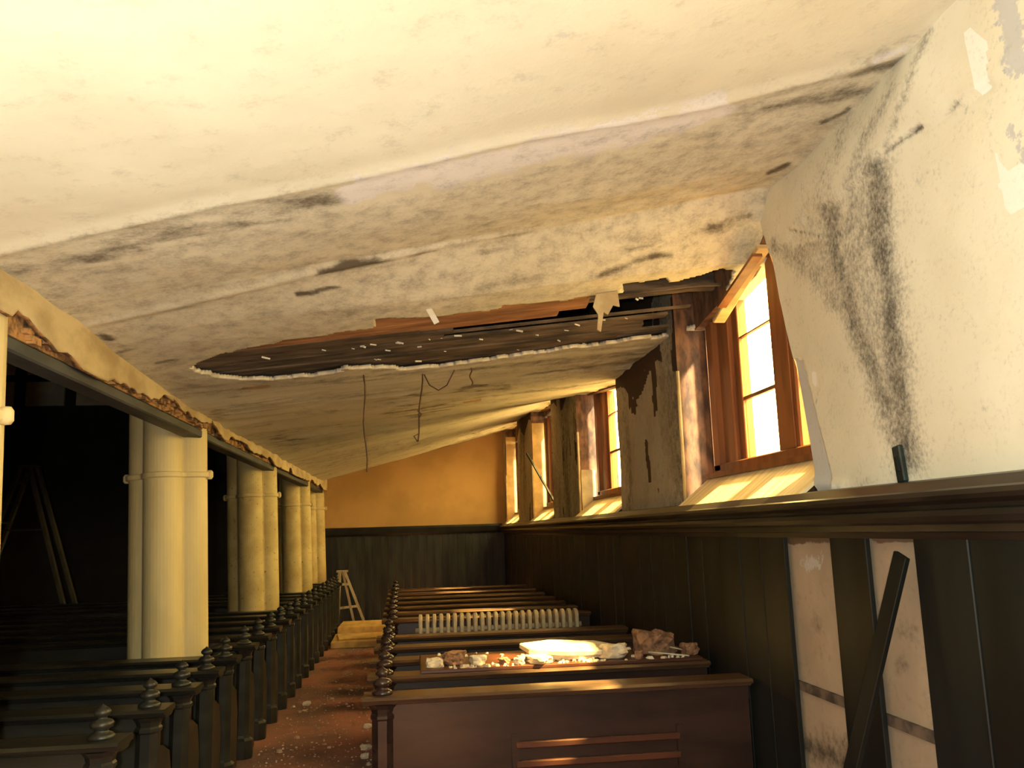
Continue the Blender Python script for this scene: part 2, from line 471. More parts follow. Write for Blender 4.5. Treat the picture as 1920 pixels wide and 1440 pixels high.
soffit_board(5.73, 5.75, .0, 2.0, .05, 'lath_dark', 'lath_board')
yy = 5.56
while yy < 6.6:
    x0_ = -1.6; x1_ = (1.7+rnd.uniform(-.2, .3)) if yy > 5.77 else .15+rnd.uniform(-.2, .2)
    soffit_board(yy, yy+.075, x0_, x1_, .034+rnd.uniform(0, .01), 'lath_dark'); yy += .086
for yj in (5.02, 5.50):
    soffit_board(yj, yj+.045, 1.1, 2.1, .09, 'lath_dark', 'joist', .12)
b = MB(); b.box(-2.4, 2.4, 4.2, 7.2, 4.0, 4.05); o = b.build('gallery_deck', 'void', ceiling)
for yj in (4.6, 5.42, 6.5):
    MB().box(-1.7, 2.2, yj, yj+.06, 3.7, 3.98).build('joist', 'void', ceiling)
# broken plaster crumbs clinging to the laths
b = MB()
for k in range(34):
    t = rnd.random(); x = -1.1+t*2.7; y = rnd.choice([5.74, 5.9, 6.1, 6.3, 5.38 if x > 1.2 else 5.74])+rnd.uniform(-.03, .03)
    z = float(ceil_z(x, y))+.03; s = rnd.uniform(.004, .012)
    b.bar((x, y, z-s*.4), (x+s*rnd.uniform(1, 5), y+rnd.uniform(-.02, .02), z-s*rnd.uniform(.2, 1.6)), s, s)
o = b.build('plaster_crumbs', 'flake', ceiling); o['kind'] = 'stuff'

# ------------------------------------------------------------------ envelope: floor, nave shell, far and back walls
nfx, nfy = 60, 120
fx = np.linspace(-12, 2.5, nfx); fy = np.linspace(-5, 19, nfy)
FX, FY = np.meshgrid(fx, fy)
PF = np.stack([FX, FY, np.zeros_like(FX)], -1).reshape(-1, 3)
floor = grid_obj('floor', PF, nfx, nfy, 'floor', None, None, None, False, -.05)
tag(floor, 'dusty red carpeted floor littered with plaster', kind='structure')
FYW = 18.2
tag(MB().box(-2.45, 2.45, FYW, FYW+.4, 0, 8.1).build('wall_far', 'farwall'), 'ochre plastered end wall above dark boards', kind='structure')
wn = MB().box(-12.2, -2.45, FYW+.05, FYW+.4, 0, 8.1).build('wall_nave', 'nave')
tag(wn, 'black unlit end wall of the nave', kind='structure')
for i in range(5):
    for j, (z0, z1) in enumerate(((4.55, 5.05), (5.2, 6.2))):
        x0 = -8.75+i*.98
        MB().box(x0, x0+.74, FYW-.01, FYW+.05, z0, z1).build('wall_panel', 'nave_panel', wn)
tag(MB().box(-12.2, -12, -5.2, 18.5, 0, 8.1).build('wall_left', 'nave'), 'far side wall of the nave, coloured black for the dark', kind='structure')
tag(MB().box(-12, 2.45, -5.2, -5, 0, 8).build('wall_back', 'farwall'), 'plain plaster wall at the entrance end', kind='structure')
tag(MB().box(-12.2, 2.6, -5.2, 18.6, 8, 8.2).build('ceiling_nave', 'nave'), 'nave ceiling high above the pews, coloured black for the dark', kind='structure')
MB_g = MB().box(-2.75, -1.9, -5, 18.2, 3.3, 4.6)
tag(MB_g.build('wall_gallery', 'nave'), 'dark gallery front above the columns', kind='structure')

# ------------------------------------------------------------------ right wall: outer wall, piers, reveals, sills
b = MB()
b.box(2.20, 2.45, -5, 18.3, 0, 2.115)
edges = [-5]+sum(([c-WIN_H, c+WIN_H] for c in WIN_C), [])+[18.3]
for k in range(0, len(edges), 2): b.box(2.20, 2.45, edges[k], edges[k+1], 2.11, 8)
for c in WIN_C:
    ys = np.linspace(c-WIN_H, c+WIN_H, 9)
    poly = [(y, float(ceil_z(WX, y))-.02) for y in ys]+[(c+WIN_H, 8), (c-WIN_H, 8)]
    b.prism(poly, 'x', 2.12, 2.20)
    b.box(2.20, 2.45, c-WIN_H, c+WIN_H, 3.6, 8)
wall = b.build('wall_right', 'reveal')
tag(wall, 'thick outer wall pierced by deep splayed windows', kind='structure')

def pier(y0, y1, m, near_edge=None, far_edge=None, res=.03, masks=None, ztop=4.05, name='pier_plaster', rev='reveal'):
    nz_ = 110; ny = max(8, int((y1-y0)/res))
    z = np.linspace(1.78, ztop, nz_); t = np.linspace(0, 1, ny)
    TT, Zg = np.meshgrid(t, z)
    e0 = np.full_like(Zg, y0) if near_edge is None else np.interp(Zg, near_edge[0], near_edge[1])
    e1 = np.full_like(Zg, y1) if far_edge is None else np.interp(Zg, far_edge[0], far_edge[1])
    Yg = e0*(1-TT)+e1*TT
    P = np.stack([np.full_like(Yg, WX), Yg, Zg], -1).reshape(-1, 3)
    P[:, 0] += (fbm(P*1.4, 3)-.5)*.035
    at = masks(P) if masks else {}
    if '_dx' in at: P[:, 0] += at.pop('_dx')
    for k in ('mould', 'peel', 'raw'): at.setdefault(k, np.zeros(len(P)))
    o = grid_obj(name, P, ny, nz_, m, wall, at, None, True)
    # returns (reveals) from the face back to the outer wall, as solid core
    G = P.reshape(nz_, ny, 3)
    core = MB()
    for side in (0, -1):
        ed = G[::6, side]; n = len(ed)
        vs = [tuple(p) for p in ed]+[(2.21, p[1], p[2]) for p in ed]
        core.add(vs, [(i, i+1, n+i+1, n+i) for i in range(n-1)])
    r = core.build('reveal', rev, wall)
    return o

# near pier: the big stained plaster face beside the camera
EDGE = ([1.78, 1.91, 2.58, 2.96, 3.2, 3.43, 3.55, 4.2], [4.03, 4.03, 4.14, 4.26, 4.31, 4.39, 4.36, 4.36])
def near_masks(P):
    x, y = project(P)
    mould = np.zeros(len(P))
    def st(pts, r, a):
        nonlocal mould
        mould = np.maximum(mould, stroke(x, y, pts, r, a))
    st([(1645, 315), (1648, 450), (1668, 560), (1680, 700), (1690, 790), (1706, 868)], 30, .95)
    st([(1560, 395), (1565, 470), (1600, 590), (1640, 700), (1672, 790), (1703, 862)], 24, .85)
    st([(1455, 462), (1500, 490), (1550, 540), (1600, 610)], 22, .6)
    poly = [(1470, 470), (1560, 440), (1630, 330), (1655, 330), (1672, 560), (1695, 760), (1700, 850), (1650, 740), (1600, 620), (1540, 520)]
    mould = np.maximum(mould, .55*in_poly(x, y, poly))
    st([(1748, 52), (1715, 160), (1670, 275)], 8, .55)  # shading of the plaster crease, painted in with the mould
    st([(1600, 230), (1560, 330), (1510, 440)], 22, .35)
    st([(1690, 160), (1640, 250), (1590, 380), (1540, 420)], 14, .5)
    st([(1480, 312), (1600, 205), (1740, 62)], 9, .45)  # darker along the joint with the ceiling
    st([(1540, 240), (1590, 200)], 5, 1.2)
    st([(1668, 288), (1700, 262), (1732, 236)], 2.6, 1.2)
    st([(1764, 215), (1800, 190)], 3.0, 1.4)
    st([(1490, 432), (1550, 445), (1600, 432), (1645, 415)], 2.6, .9)
    st([(1640, 900), (1560, 930)], 8, .3)
    peel = np.zeros(len(P))
    pp = [(1478, 668), (1505, 676), (1530, 780), (1562, 905), (1556, 935), (1522, 935), (1500, 800)]
    peel = np.maximum(peel, 1.0*in_poly(x, y, pp))
    peel = np.maximum(peel, stroke(x, y, [(1890, -10), (1905, 70), (1915, 130)], 26, .9))
    peel = np.maximum(peel, stroke(x, y, [(1895, 240), (1925, 300)], 18, .7))
    raw = np.zeros(len(P))
    for pp in ([(1822, 52), (1840, 66), (1856, 80), (1858, 165), (1838, 182), (1826, 130), (1812, 72)],
               [(1866, 288), (1888, 318), (1925, 300), (1925, 385), (1886, 400), (1874, 350)]):
        raw = np.maximum(raw, 1.0*in_poly(x, y, pp))
    raw = np.maximum(raw, stroke(x, y, [(1526, 700), (1528, 720)], 5, 1.0))
    raw = np.maximum(raw, stroke(x, y, [(1525, 915), (1570, 915)], 9, .9))
    crack = stroke(x, y, [(1655, 297), (1700, 262), (1780, 207), (1860, 160)], 4, .012)
    hi = (P[:, 2] > 3.24+.02*np.sin(P[:, 1]*7))
    dx = -.012*hi + crack + .012*in_poly(x, y, [(1478, 668), (1505, 676), (1530, 780), (1562, 905), (1556, 935), (1522, 935), (1500, 800)]) \
        - stroke(x, y, [(1525, 905), (1580, 912)], 10, .02)
    # bulge in the plaster at the head of the jamb
    dx = dx - stroke(x, y, [(1470, 380), (1560, 330), (1640, 250), (1700, 140)], 60, .02)
    # the jamb side of the pier is splayed back towards the window
    cr = np.interp(y, [50, 290, 330, 450, 600, 750, 870], [1750, 1655, 1650, 1655, 1680, 1695, 1708])
    ed = np.interp(y, [50, 330, 420, 560, 680, 925], [1700, 1440, 1430, 1460, 1490, 1530])
    t = np.clip((cr-x)/np.maximum(cr-ed, 1), 0, 1)*np.clip((P[:, 2]-1.92)/.5, 0, 1)
    k = 1+.05*t
    P[:, 0] *= k; P[:, 1] *= k; P[:, 2] = EYE+(P[:, 2]-EYE)*k
    return {'mould': mould, 'peel': peel, 'raw': raw, '_dx': dx}
pier(2.06, 4.4, 'wall', None, EDGE, .014, near_masks)

def damp_masks(seed, top_raw, side_dark=.5):
    def f(P):
        n = fbm(P*np.array([1, 2.6, .55])+seed, 4)
        mould = np.clip((n-.47)*3.0, 0, 1)*.75+side_dark*.22
        x, y = project(P)
        raw = 1.0*((P[:, 2] > top_raw+.10*np.sin(P[:, 1]*5)) )
        raw = np.maximum(raw, (fbm(P*np.array([1, 4, 1.3])+seed*2, 3) > .70)*.8)
        peel = (fbm(P*np.array([1, 3, .8])+seed*3, 3) > .60)*.75
        return {'mould': mould, 'peel': peel, 'raw': raw}
    return f
ctr = WIN_C
pier(ctr[2]+WIN_H+.04, ctr[3]-WIN_H, 'pier', None, None, .03, damp_masks(3.1, 2.98, .4))
pier(ctr[3]+WIN_H, ctr[4]-WIN_H, 'pier', None, None, .05, damp_masks(9.7, 3.4, 1.6))
pier(ctr[4]+WIN_H, ctr[5]-WIN_H, 'pier', None, None, .05, damp_masks(5.2, 3.5, 1.2))
pier(ctr[5]+WIN_H, 18.25, 'pier', None, None, .05, damp_masks(7.7, 4, .5))
pier(ctr[0]+WIN_H, ctr[1]-WIN_H, 'wall', None, None, .06)
pier(-5, ctr[0]-WIN_H, 'wall', None, None, .06)
# pale plaster remnant low on the reveal beyond the second window, then reveals coloured orange for the window light on them
MB().box(2.0, 2.17, ctr[3]+WIN_H-.012, ctr[3]+WIN_H, 1.95, 2.45).build('reveal_plaster_and_glow', 'beam', wall)
MB().box(1.99, 2.19, ctr[4]+WIN_H-.012, ctr[4]+WIN_H, 1.95, 3.5).build('reveal_plaster_and_glow', 'ply', wall)
MB().box(1.99, 2.19, ctr[5]+WIN_H-.012, ctr[5]+WIN_H, 1.95, 3.7).build('reveal_plaster_and_glow', 'ply', wall)
# corner beads
for c in ctr[2:]:
    MB().tube([(WX-.002, c+WIN_H+(.035 if c == ctr[2] else 0), z) for z in (1.9, 2.4, 2.9)], .014, 8).build('corner_bead', 'plank', wall, True)

# sloping sills: boards running from the dado cap up to the window
SILL_Z0, SILL_Z1 = 1.90, 2.14
def make_sill(c, i):
    y0, y1 = c-WIN_H+.0, c+WIN_H
    cuts = [y0+.005, c-.33, c+.38, y1-.005]
    for k in range(3):
        MB().prism([(1.90, SILL_Z0), (2.19, SILL_Z1-.01), (2.19, SILL_Z1-.035), (1.90, SILL_Z0-.02)], 'y', cuts[k]+.003, cuts[k+1]-.003).build('sill_board', 'sill', wall)
    MB().box(2.13, 2.20, y0+.005, y1-.005, SILL_Z1-.045, SILL_Z1-.012).build('sill_lip', 'frame', wall)
for i, c in enumerate(WIN_C): make_sill(c, i)

# windows
def make_window(c, n):
    w = empty('window_%d' % n, (GX, c, SILL_Z1)); w['kind'] = 'structure'
    H = 1.42
    # stepped casings at each side (local coordinates: x depth, y along the wall)
    for (a, bb, d) in ((.935, .815, -.05), (.81, .695, -.01), (.69, .555, -.03), (.55, .445, .0)):
        MB().box(d-.02, d+.05, bb, a, 0, H).build('casing', 'frame', w, bevel=.006)
    MB().box(-.02, .05, -.985, -.94, 0, H).build('casing', 'frame', w)
    mul = MB().box(-.05, .05, -.43, -.13, .0, H).build('mullion', 'frame', w, bevel=.012)
    MB().box(-.06, -.05, -.38, -.24, .05, H).build('mullion_bead', 'frame', mul, bevel=.004)
    MB().box(-.07, .05, -.98, .95, -.02, .05).build('bottom_rail', 'frame', w, bevel=.008)
    MB().box(-.03, .05, -.98, .95, H-.06, H).build('top_rail', 'frame', w)
    zs = [.05, .46, .88, H-.06]
    for s in (-1, 1):
        ya, yb = ((-.13, .445) if s > 0 else (-.94, -.43))
        for k in range(3):
            MB().box(-.003, .003, ya, yb, zs[k], zs[k+1]).build('pane', 'glass', w)
        for k in (1, 2):
            MB().box(-.012, .012, ya, yb, zs[k]-(.012 if k == 1 else .005), zs[k]+(.012 if k == 1 else .005)).build('glazing_bar', 'frame', w)
    tag(w, ['amber paned two-light window behind the camera end', 'amber paned two-light window next to the entrance', 'tall brown framed window beside the stained plaster pier',
            'brown framed window behind the damp grey pier', 'brown framed window with a dangling lath', 'brown framed window next to the ochre end wall'][n-1])
    return w
for i, c in enumerate(WIN_C): make_window(c, i+1)

# broken head trim hanging over the first window
a = on_x(1347, 602, 2.08); bb = on_x(1432, 462, 2.08)
t = MB().bar(a, bb, .035, .085, up=(1, 0, 0)).build('head_trim', 'plank', bevel=.006)
tag(t, 'splintered pale wooden head trim sagging above the tall brown window', 'trim')
a = on_x(1353, 575, 2.02); bb = on_x(1420, 478, 2.02)
t2 = MB().bar(a, bb, .02, .06, up=(1, 0, 0)).build('trim_strip', 'frame', t)

# wainscot boards, nailing strips and plaster behind them
PB = []
yb_ = 18.15
b = MB()
nyb, nzb = 60, 60
Yb, Zb = np.meshgrid(np.linspace(2.0, 5.2, nyb), np.linspace(0, 1.75, nzb))
Pb = np.stack([np.full_like(Yb, WX+.012), Yb, Zb], -1).reshape(-1, 3)
xb, yb = project(Pb)
mb = np.maximum(stroke(xb, yb, [(1515, 1400), (1590, 1430)], 26, .95), stroke(xb, yb, [(1690, 1190), (1715, 1180)], 14, .5))
mb = np.maximum(mb, stroke(xb, yb, [(1530, 1160), (1535, 1180)], 8, .6)); mb = np.maximum(mb, stroke(xb, yb, [(1690, 1240), (1690, 1260)], 9, .7))
mb = np.maximum(mb, stroke(xb, yb, [(1500, 1395), (1600, 1395)], 20, .6))
rb = np.maximum(stroke(xb, yb, [(1480, 1012), (1560, 1010)], 10, .9), stroke(xb, yb, [(1640, 1012), (1725, 1010)], 10, .9))
pb = stroke(xb, yb, [(1520, 1050), (1520, 1060)], 22, .7)
grid_obj('plaster_behind_boards', Pb, nyb, nzb, 'backplaster', wall, {'mould': mb, 'peel': pb, 'raw': rb})
for z in (.22, .94):
    MB().box(WX-.006, WX+.014, 2.0, 5.2, z-.022, z+.022).build('nailing_strip', 'lath_dark', wall)
MB().box(2.0, 2.2, -5, 18.2, 0, 1.75).build('wainscot_backing', 'void', wall)
GAPS = [(3.19, 3.55), (3.88, 4.37)]
ybs = [2.15, 2.5, 2.85, 3.19]
segs = [(2.15, 2.5), (2.5, 2.85), (2.85, 3.19), (3.55, 3.88)]
y = 4.37
while y < 18.1:
    w_ = .30+.06*rnd.random(); segs.append((y, min(y+w_, 18.18))); y += w_
y = 2.15
while y > -4.9:
    segs.append((max(y-.35, -4.95), y)); y -= .35
for (ya, ybq) in segs:
    d = rnd.uniform(0, .008)
    MB().box(WX-.03-d, WX-.006-d, ya+.004, ybq-.004, .0, 1.72).build('wainscot_board', 'wains', wall, bevel=.004)
# end wall boards
wf = bpy.data.objects['wall_far']
x = -2.4
while x < 1.95:
    w_ = .16; d = rnd.uniform(0, .006)
    MB().box(x+.003, min(x+w_-.003, 1.95), FYW-.03-d, FYW-.002, 0, 1.76).build('wainscot_board', 'wains_far', wf); x += w_
MB().prism([(FYW-.09, 1.78), (FYW-.06, 1.74), (FYW, 1.74), (FYW, 1.92), (FYW-.10, 1.92), (FYW-.11, 1.88)], 'x', -2.4, 1.90).build('cap_moulding', 'wains', wf)

# dado cap along the window wall
prof = [(1.945, 1.69), (1.93, 1.715), (1.90, 1.72), (1.895, 1.745), (1.875, 1.755), (1.862, 1.775), (1.868, 1.795), (1.885, 1.802), (1.885, 1.815), (1.845, 1.83), (1.832, 1.845), (1.838, 1.862), (1.86, 1.87), (1.90, 1.905), (1.965, 1.915), (1.965, 1.69)]
cap = MB().prism(prof, 'y', -5, 18.08).build('trim_1', 'cap')
tag(cap, 'dark moulded dado cap running under the window sills', kind='structure')

# ------------------------------------------------------------------ left arcade: beam and columns
COLX = -2.07
COL_Y = [3.87, 7.65, 11.60, 15.40, 17.86]
def beam_obj():
    # plaster face with ragged lower edge
    nyy, nzz = 420, 12
    Yg, Tg = np.meshgrid(np.linspace(-5, 18.2, nyy), np.linspace(0, 1, nzz))
    top = ceil_z(CLX, Yg)+.02
    rag = fbm(np.stack([Yg*2.2, Yg*0+3, Yg*0], -1), 4)
    bot = 2.69+.11*np.clip((rag-.42)*4, -.1, 1)*np.where((Yg > 3.9) & (Yg < 8.2), 1.0, .6)
    Zg = bot*(1-Tg)+top*Tg
    Xg = np.full_like(Zg, CLX)+ (fbm(np.stack([Yg*3, Zg*6, Zg*0], -1), 3)-.5)*.02
    P = np.stack([Xg, Yg, Zg], -1).reshape(-1, 3)
    o = grid_obj('beam_face', P, nyy, nzz, 'beam', beam, None, None, True, .025, 'beam_raw')
beam = MB().box(-1.95, CLX-.06, -5, 18.2, 2.725, 3.3).build('gallery_beam', 'nave')  # core coloured black for the shade under the beam
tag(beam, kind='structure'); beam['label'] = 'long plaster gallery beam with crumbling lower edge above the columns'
beam_obj()
MB().box(CLX-.06, CLX-.03, -5, 18.2, 2.70, 3.05).build('brick_core', 'beam_raw', beam)
MB().box(-1.92, CLX-.03, -5, 18.2, 2.63, 2.70).build('soffit_board', 'beam_grey', beam, bevel=.01)
# cornice bead where beam meets ceiling
pts = []
for y in np.linspace(-5, 18.1, 60): pts.append((CLX+.004, y, float(ceil_z(CLX, y))-.012))
MB().tube(pts, .018, 6).build('cornice_bead', 'beam', beam, True)
# rubble along broken edge
b = MB()
for k in range(150):
    y = 4.0+rnd.random()*3.9 if k < 110 else 7.9+rnd.random()*8
    z = 2.71+rnd.random()*.07; s = rnd.uniform(.01, .035)
    b.box(CLX-.03, CLX-.02+s*.8, y, y+s*2.2, z-s*.5, z+s*.5)
o = b.build('broken_brick_edge', 'beam_raw', beam); o['kind'] = 'stuff'

def lobed(off, r, n=10):
    """quatrefoil outline"""
    pts = []
    for k in range(4):
        ca = k*math.pi/2
        cx, cy = off*math.cos(ca), off*math.sin(ca)
        lim = math.acos(max(-1, min(1, (off*math.cos(math.pi/4))/r))) if r > off*math.cos(math.pi/4) else 0
        a0 = math.radians(128)
        for j in range(n+1):
            a = ca-a0+2*a0*j/n
            x_, y_ = cx+r*math.cos(a), cy+r*math.sin(a)
            # keep only the part nearer to this lobe's axis
            ang = math.atan2(y_, x_)-ca
            ang = (ang+math.pi) % (2*math.pi)-math.pi
            if abs(ang) <= math.pi/4+1e-6: pts.append((x_, y_))
    return pts
def make_column(i, y, m):
    c = empty('column', (COLX+.085, y, 0)); c.rotation_euler = (0, -.035, 0)
    MB().prism(lobed(.165, .155, 26), 'z', .12, 3.32).build('shaft', m, c)
    band = MB().prism(lobed(.18, .165, 26), 'z', 2.285, 2.335).build('ring_band', m, c, bevel=.008)
    MB().prism(lobed(.17, .158, 26), 'z', 2.98, 3.05).build('necking', m, c)
    MB().prism(lobed(.18, .18, 26), 'z', 0, .14).build('plinth', 'pew_dark', c)
    for s in (-1, 1):
        MB().lathe([(.0, 2.27), (.02, 2.272), (.032, 2.29), (.032, 2.33), (.02, 2.348), (0, 2.35)], s*.34, 0, 8).build('ring_stud', m, band, True)
    return c
col_labels = ['clustered cream column rising out of the first pews, ring band only in sight',
              'thick clean cream clustered column with a ring band, standing among pews',
              'spotted cream clustered column, second of the arcade with its ring band',
              'stained yellow clustered column between the spotted column and the end wall',
              'ochre half-hidden column against the end wall']
for i, y in enumerate(COL_Y):
    c = make_column(i, y, 'column' if i < 2 else 'column_spot')
    tag(c, col_labels[i], 'column', 'arcade columns under the gallery beam')

# ------------------------------------------------------------------ pews
FIN = [(.0, .0), (.055, .0), (.06, .012), (.048, .024), (.030, .032), (.030, .042), (.050, .052), (.054, .066), (.044, .080), (.022, .088), (.022, .096), (.036, .106), (.038, .118), (.028, .130), (.010, .142), (.0, .152)]
CAPZ = .90
def make_pew(L, d, m, rail=False):
    """d: +1 the bench runs towards +x from its aisle post, -1 towards -x.  Sitters face +y."""
    p = empty('pew')
    def X(a, bq): return (a, bq) if d > 0 else (-bq, -a)
    x0, x1 = X(.10, L)
    MB().box(x0, x1, -.018, .018, .06, CAPZ-.045).build('back_panel', m, p)
    x0, x1 = X(-.05, L)
    capo = MB().prism([(-.115, CAPZ-.014), (-.105, CAPZ-.026), (-.08, CAPZ-.030), (-.075, CAPZ-.042), (-.045, CAPZ-.05), (.045, CAPZ-.05), (.07, CAPZ-.034), (.11, CAPZ-.03), (.115, CAPZ-.012), (.10, CAPZ), (-.10, CAPZ)], 'x', x0, x1).build('cap_rail', 'pew_cap' if m == 'pew' else m, p)
    x0, x1 = X(.06, L)
    MB().box(x0, x1, .02, .40, .42, .455).build('seat', m, p, bevel=.01)
    x0, x1 = X(.10, L)
    MB().box(x0, x1, -.026, -.018, .06, .16).build('base_rail', m, p)
    MB().box(x0, x1, -.028, -.018, CAPZ-.12, CAPZ-.05).build('frieze_rail', m, p)
    cx = .055*d
    post = MB().lathe([(.088, 0), (.088, .14), (.066, .16), (.062, .18), (.062, CAPZ-.13), (.070, CAPZ-.12), (.070, CAPZ-.105), (.062, CAPZ-.095), (.068, CAPZ-.07), (.088, CAPZ-.045)], cx, 0, 8, math.pi/8).build('end_post', m, p)
    MB().lathe([(r, z+CAPZ-.001) for r, z in FIN], cx, 0, 12).build('finial', m, post, True)
    x0, x1 = X(.03, .075)
    MB().prism([(.03, 0), (.40, 0), (.40, .42), (.34, .60), (.20, .66), (.03, .70)], 'x', x0, x1).build('end_panel', m, p)
    x0, x1 = X(L-.05, L)
    MB().box(x0, x1, .02, .38, 0, .42).build('end_support', m, p)
    if rail:  # added rails stand in for reddish glints on the pew back
        for z in (.60, .50):
            x0, x1 = X(.78, 1.72)
            MB().box(x0, x1, -.045, -.018, z-.018, z+.018).build('glint_rail', 'pew_red', p, bevel=.006)
        for xx in (.78, 1.72):
            x0, x1 = X(xx-.02, xx+.02)
            MB().box(x0, x1, -.04, -.018, .44, .66).build('glint_rail_bracket', m, p)
    return p
RX = -.22
R_ROWS = [4.98, 5.66, 6.34, 7.02, 7.70, 9.25, 9.95, 10.65, 11.40, 12.2, 13.05, 14.0]
ordn = ['first', 'second', 'third', 'fourth', 'fifth', 'sixth', 'seventh', 'eighth', 'ninth']
pew_r0 = make_pew(2.14, 1, 'pew', True); pew_r0.location = (RX, R_ROWS[0], 0)
tag(pew_r0, 'dark red-brown pew with added red rails for glints on its back', 'pew', 'pews beside the window wall')
pew_r1 = make_pew(2.14, 1, 'pew'); pew_r1.location = (RX, R_ROWS[1], 0)
n_after = 0
for i, y in enumerate(R_ROWS[1:], 1):
    o = pew_r1 if i == 1 else copy_tree(pew_r1)
    o.location = (RX-.008*i, y, 0)
    if i == 1: lab = 'dark pew carrying the rubble-strewn plank, next to the one with red glint rails'
    elif i == 2: lab = 'dark pew under the far edge of the rubble-strewn plank'
    elif i < 5: lab = 'dark window-side pew, %s row in front of the radiator' % ordn[4-i]+(' back' if False else '')
    else: lab = 'dark window-side pew, %s row behind the radiator toward the end wall' % ordn[i-5]
    tag(o, lab, 'pew', 'pews beside the window wall')
LX = -1.34
L_ROWS = [(4.25, 3.6), (4.97, 3.6), (5.62, 3.6), (6.26, 3.6), (6.86, 3.6), (8.28, 4.6), (8.96, 5.2), (9.62, 5.2), (10.28, 5.4), (10.86, 5.4), (12.2, 5.6), (12.85, 5.6), (13.5, 5.6), (14.15, 1.9), (14.8, .30), (15.95, 1.9), (16.6, 1.9)]
protos = {}
def left_pew(L):
    if L not in protos:
        protos[L] = make_pew(L, -1, 'pew_dark'); return protos[L]
    return copy_tree(protos[L])
bay = 0; cnt = 0
for (y, L) in L_ROWS:
    o = left_pew(L); o.location = (LX, y, 0)
    nb = 0 if y < 7.5 else 1 if y < 11.5 else 2 if y < 15.3 else 3
    if nb != bay: bay = nb; cnt = 0
    where = ['before the clean cream column', 'between the clean and the spotted column', 'between the spotted and the yellow column', 'between the yellow column and the end wall'][bay]
    tag(o, 'blackened column-side pew, %s of the rows %s' % (ordn[cnt], where), 'pew', 'pews on the column side of the aisle')
    cnt += 1
# short benches squeezed between the columns and the aisle
sp = make_pew(.30, -1, 'pew_dark')
for ch in list(sp.children):
    if ch.name.startswith('end_support'): bpy.data.objects.remove(ch)
for k, y in enumerate((7.62, 11.6, 15.4)):
    o = sp if k == 0 else copy_tree(sp)
    o.location = (LX, y, 0)
    tag(o, 'short dark pew stub beside the %s column' % ['clean cream', 'spotted cream', 'stained yellow'][k], 'pew', 'pew stubs between columns and aisle')

# ------------------------------------------------------------------ radiator between the pews
rad = empty('radiator', (.06, 8.22, 0))
prof = []
for k in range(9):
    a = math.pi*k/8; prof.append((.085*math.cos(a), .965+.062*math.sin(a)))
prof = prof + [(-.085, .10), (-.06, .07), (.06, .07), (.085, .10)]
sec = MB().prism(prof, 'x', 0, .036).build('section', 'radiator', rad, bevel=.008)
for k in range(1, 24):
    s = sec.copy(); COL.objects.link(s); s.parent = rad; s.location = (k*.0635, 0, 0)
MB().tube([(-.03, 0, .16), (.75, 0, .16), (1.53, 0, .16)], .025, 8).build('bottom_pipe', 'radiator', rad, True)
MB().tube([(-.03, 0, .88), (.75, 0, .88), (1.53, 0, .88)], .025, 8).build('top_pipe', 'radiator', rad, True)
for x in (0.018, 23*.0635+.018):
    MB().lathe([(.05, 0), (.045, .03), (.03, .05), (.03, .08)], x, 0, 8).build('foot', 'radiator', rad)
tag(rad, 'pale cast-iron radiator with scalloped top standing between dark pews', 'radiator')

# ------------------------------------------------------------------ rubble on a plank across two pews
plank = MB().box(.05, 1.88, 5.60, 6.30, CAPZ, CAPZ+.022).build('plank_shelf', 'pew_red', bevel=.004)
plank['label'] = 'wide brown board bridging two pew tops, heaped with rubble'; plank['category'] = 'board'
def chunk(name, w, l, h, m, seed):
    r = random.Random(seed); bm = bmesh.new()
    bmesh.ops.create_icosphere(bm, subdivisions=3, radius=1)
    for v in bm.verts:
        n = v.co.copy()
        k = 1+.35*(vnoise(np.array([[n.x*1.6+seed, n.y*1.6, n.z*1.6]]))[0]-.5)*2+(.30*(vnoise(np.array([[n.x*5+seed, n.y*5, n.z*5]]))[0]-.5)+(.5 if 'brown' in m else .2)*(vnoise(np.array([[n.x*9+seed, n.y*9, n.z*9]]))[0]-.5))
        q = Vector((max(-.8, min(.8, n.x))*1.25, max(-.8, min(.8, n.y))*1.25, max(-.62, min(.62, n.z))/.62))
        v.co = Vector((q.x*w/2*k, q.y*l/2*k, (q.z*.5+.5)*h if q.z < 0 else (.5+q.z*.5*k)*h))
    zmin = min(v.co.z for v in bm.verts)
    for v in bm.verts: v.co.z -= zmin
    me = bpy.data.meshes.new(name); bm.to_mesh(me); bm.free()
    me.materials.append(M[m]); o = bpy.data.objects.new(name, me); COL.objects.link(o); return o
TOP = CAPZ+.022
chunks = [ # px along, Y, w, l, h, material, label
 (815, 5.70, .10, .08, .055, 'rubble', 'small white plaster lump at the aisle end of the rubble plank'),
 (852, 5.80, .15, .13, .075, 'rubble_brown', 'pinkish rubble lump beside the small white plaster lump'),
 (896, 5.72, .10, .10, .060, 'rubble', 'knobbly pale rubble lump next to the pinkish one'),
 (945, 5.70, .07, .06, .035, 'rubble_brown', 'low brown crumb in the middle of the rubble plank'),
 (975, 5.66, .06, .06, .04, 'rubble', 'little pale crumb beside the large plaster slabs'),
 (1150, 5.74, .15, .15, .085, 'rubble', 'lumpy pale plaster piece against the brown rubble heap'),
 (1010, 5.66, .14, .10, .05, 'rubble', 'flat pale plaster scrap in front of the large slab'),
 (1232, 5.86, .26, .22, .14, 'rubble_brown', 'tall crumbly brown rubble heap by the window end of plank'),
 (1199, 5.63, .06, .05, .05, 'rubble_brown', 'small brown lump at the foot of the brown heap'),
 (1296, 5.72, .10, .10, .07, 'rubble_brown', 'low brown lump beside the tall brown heap'),
]
LUMPS = []
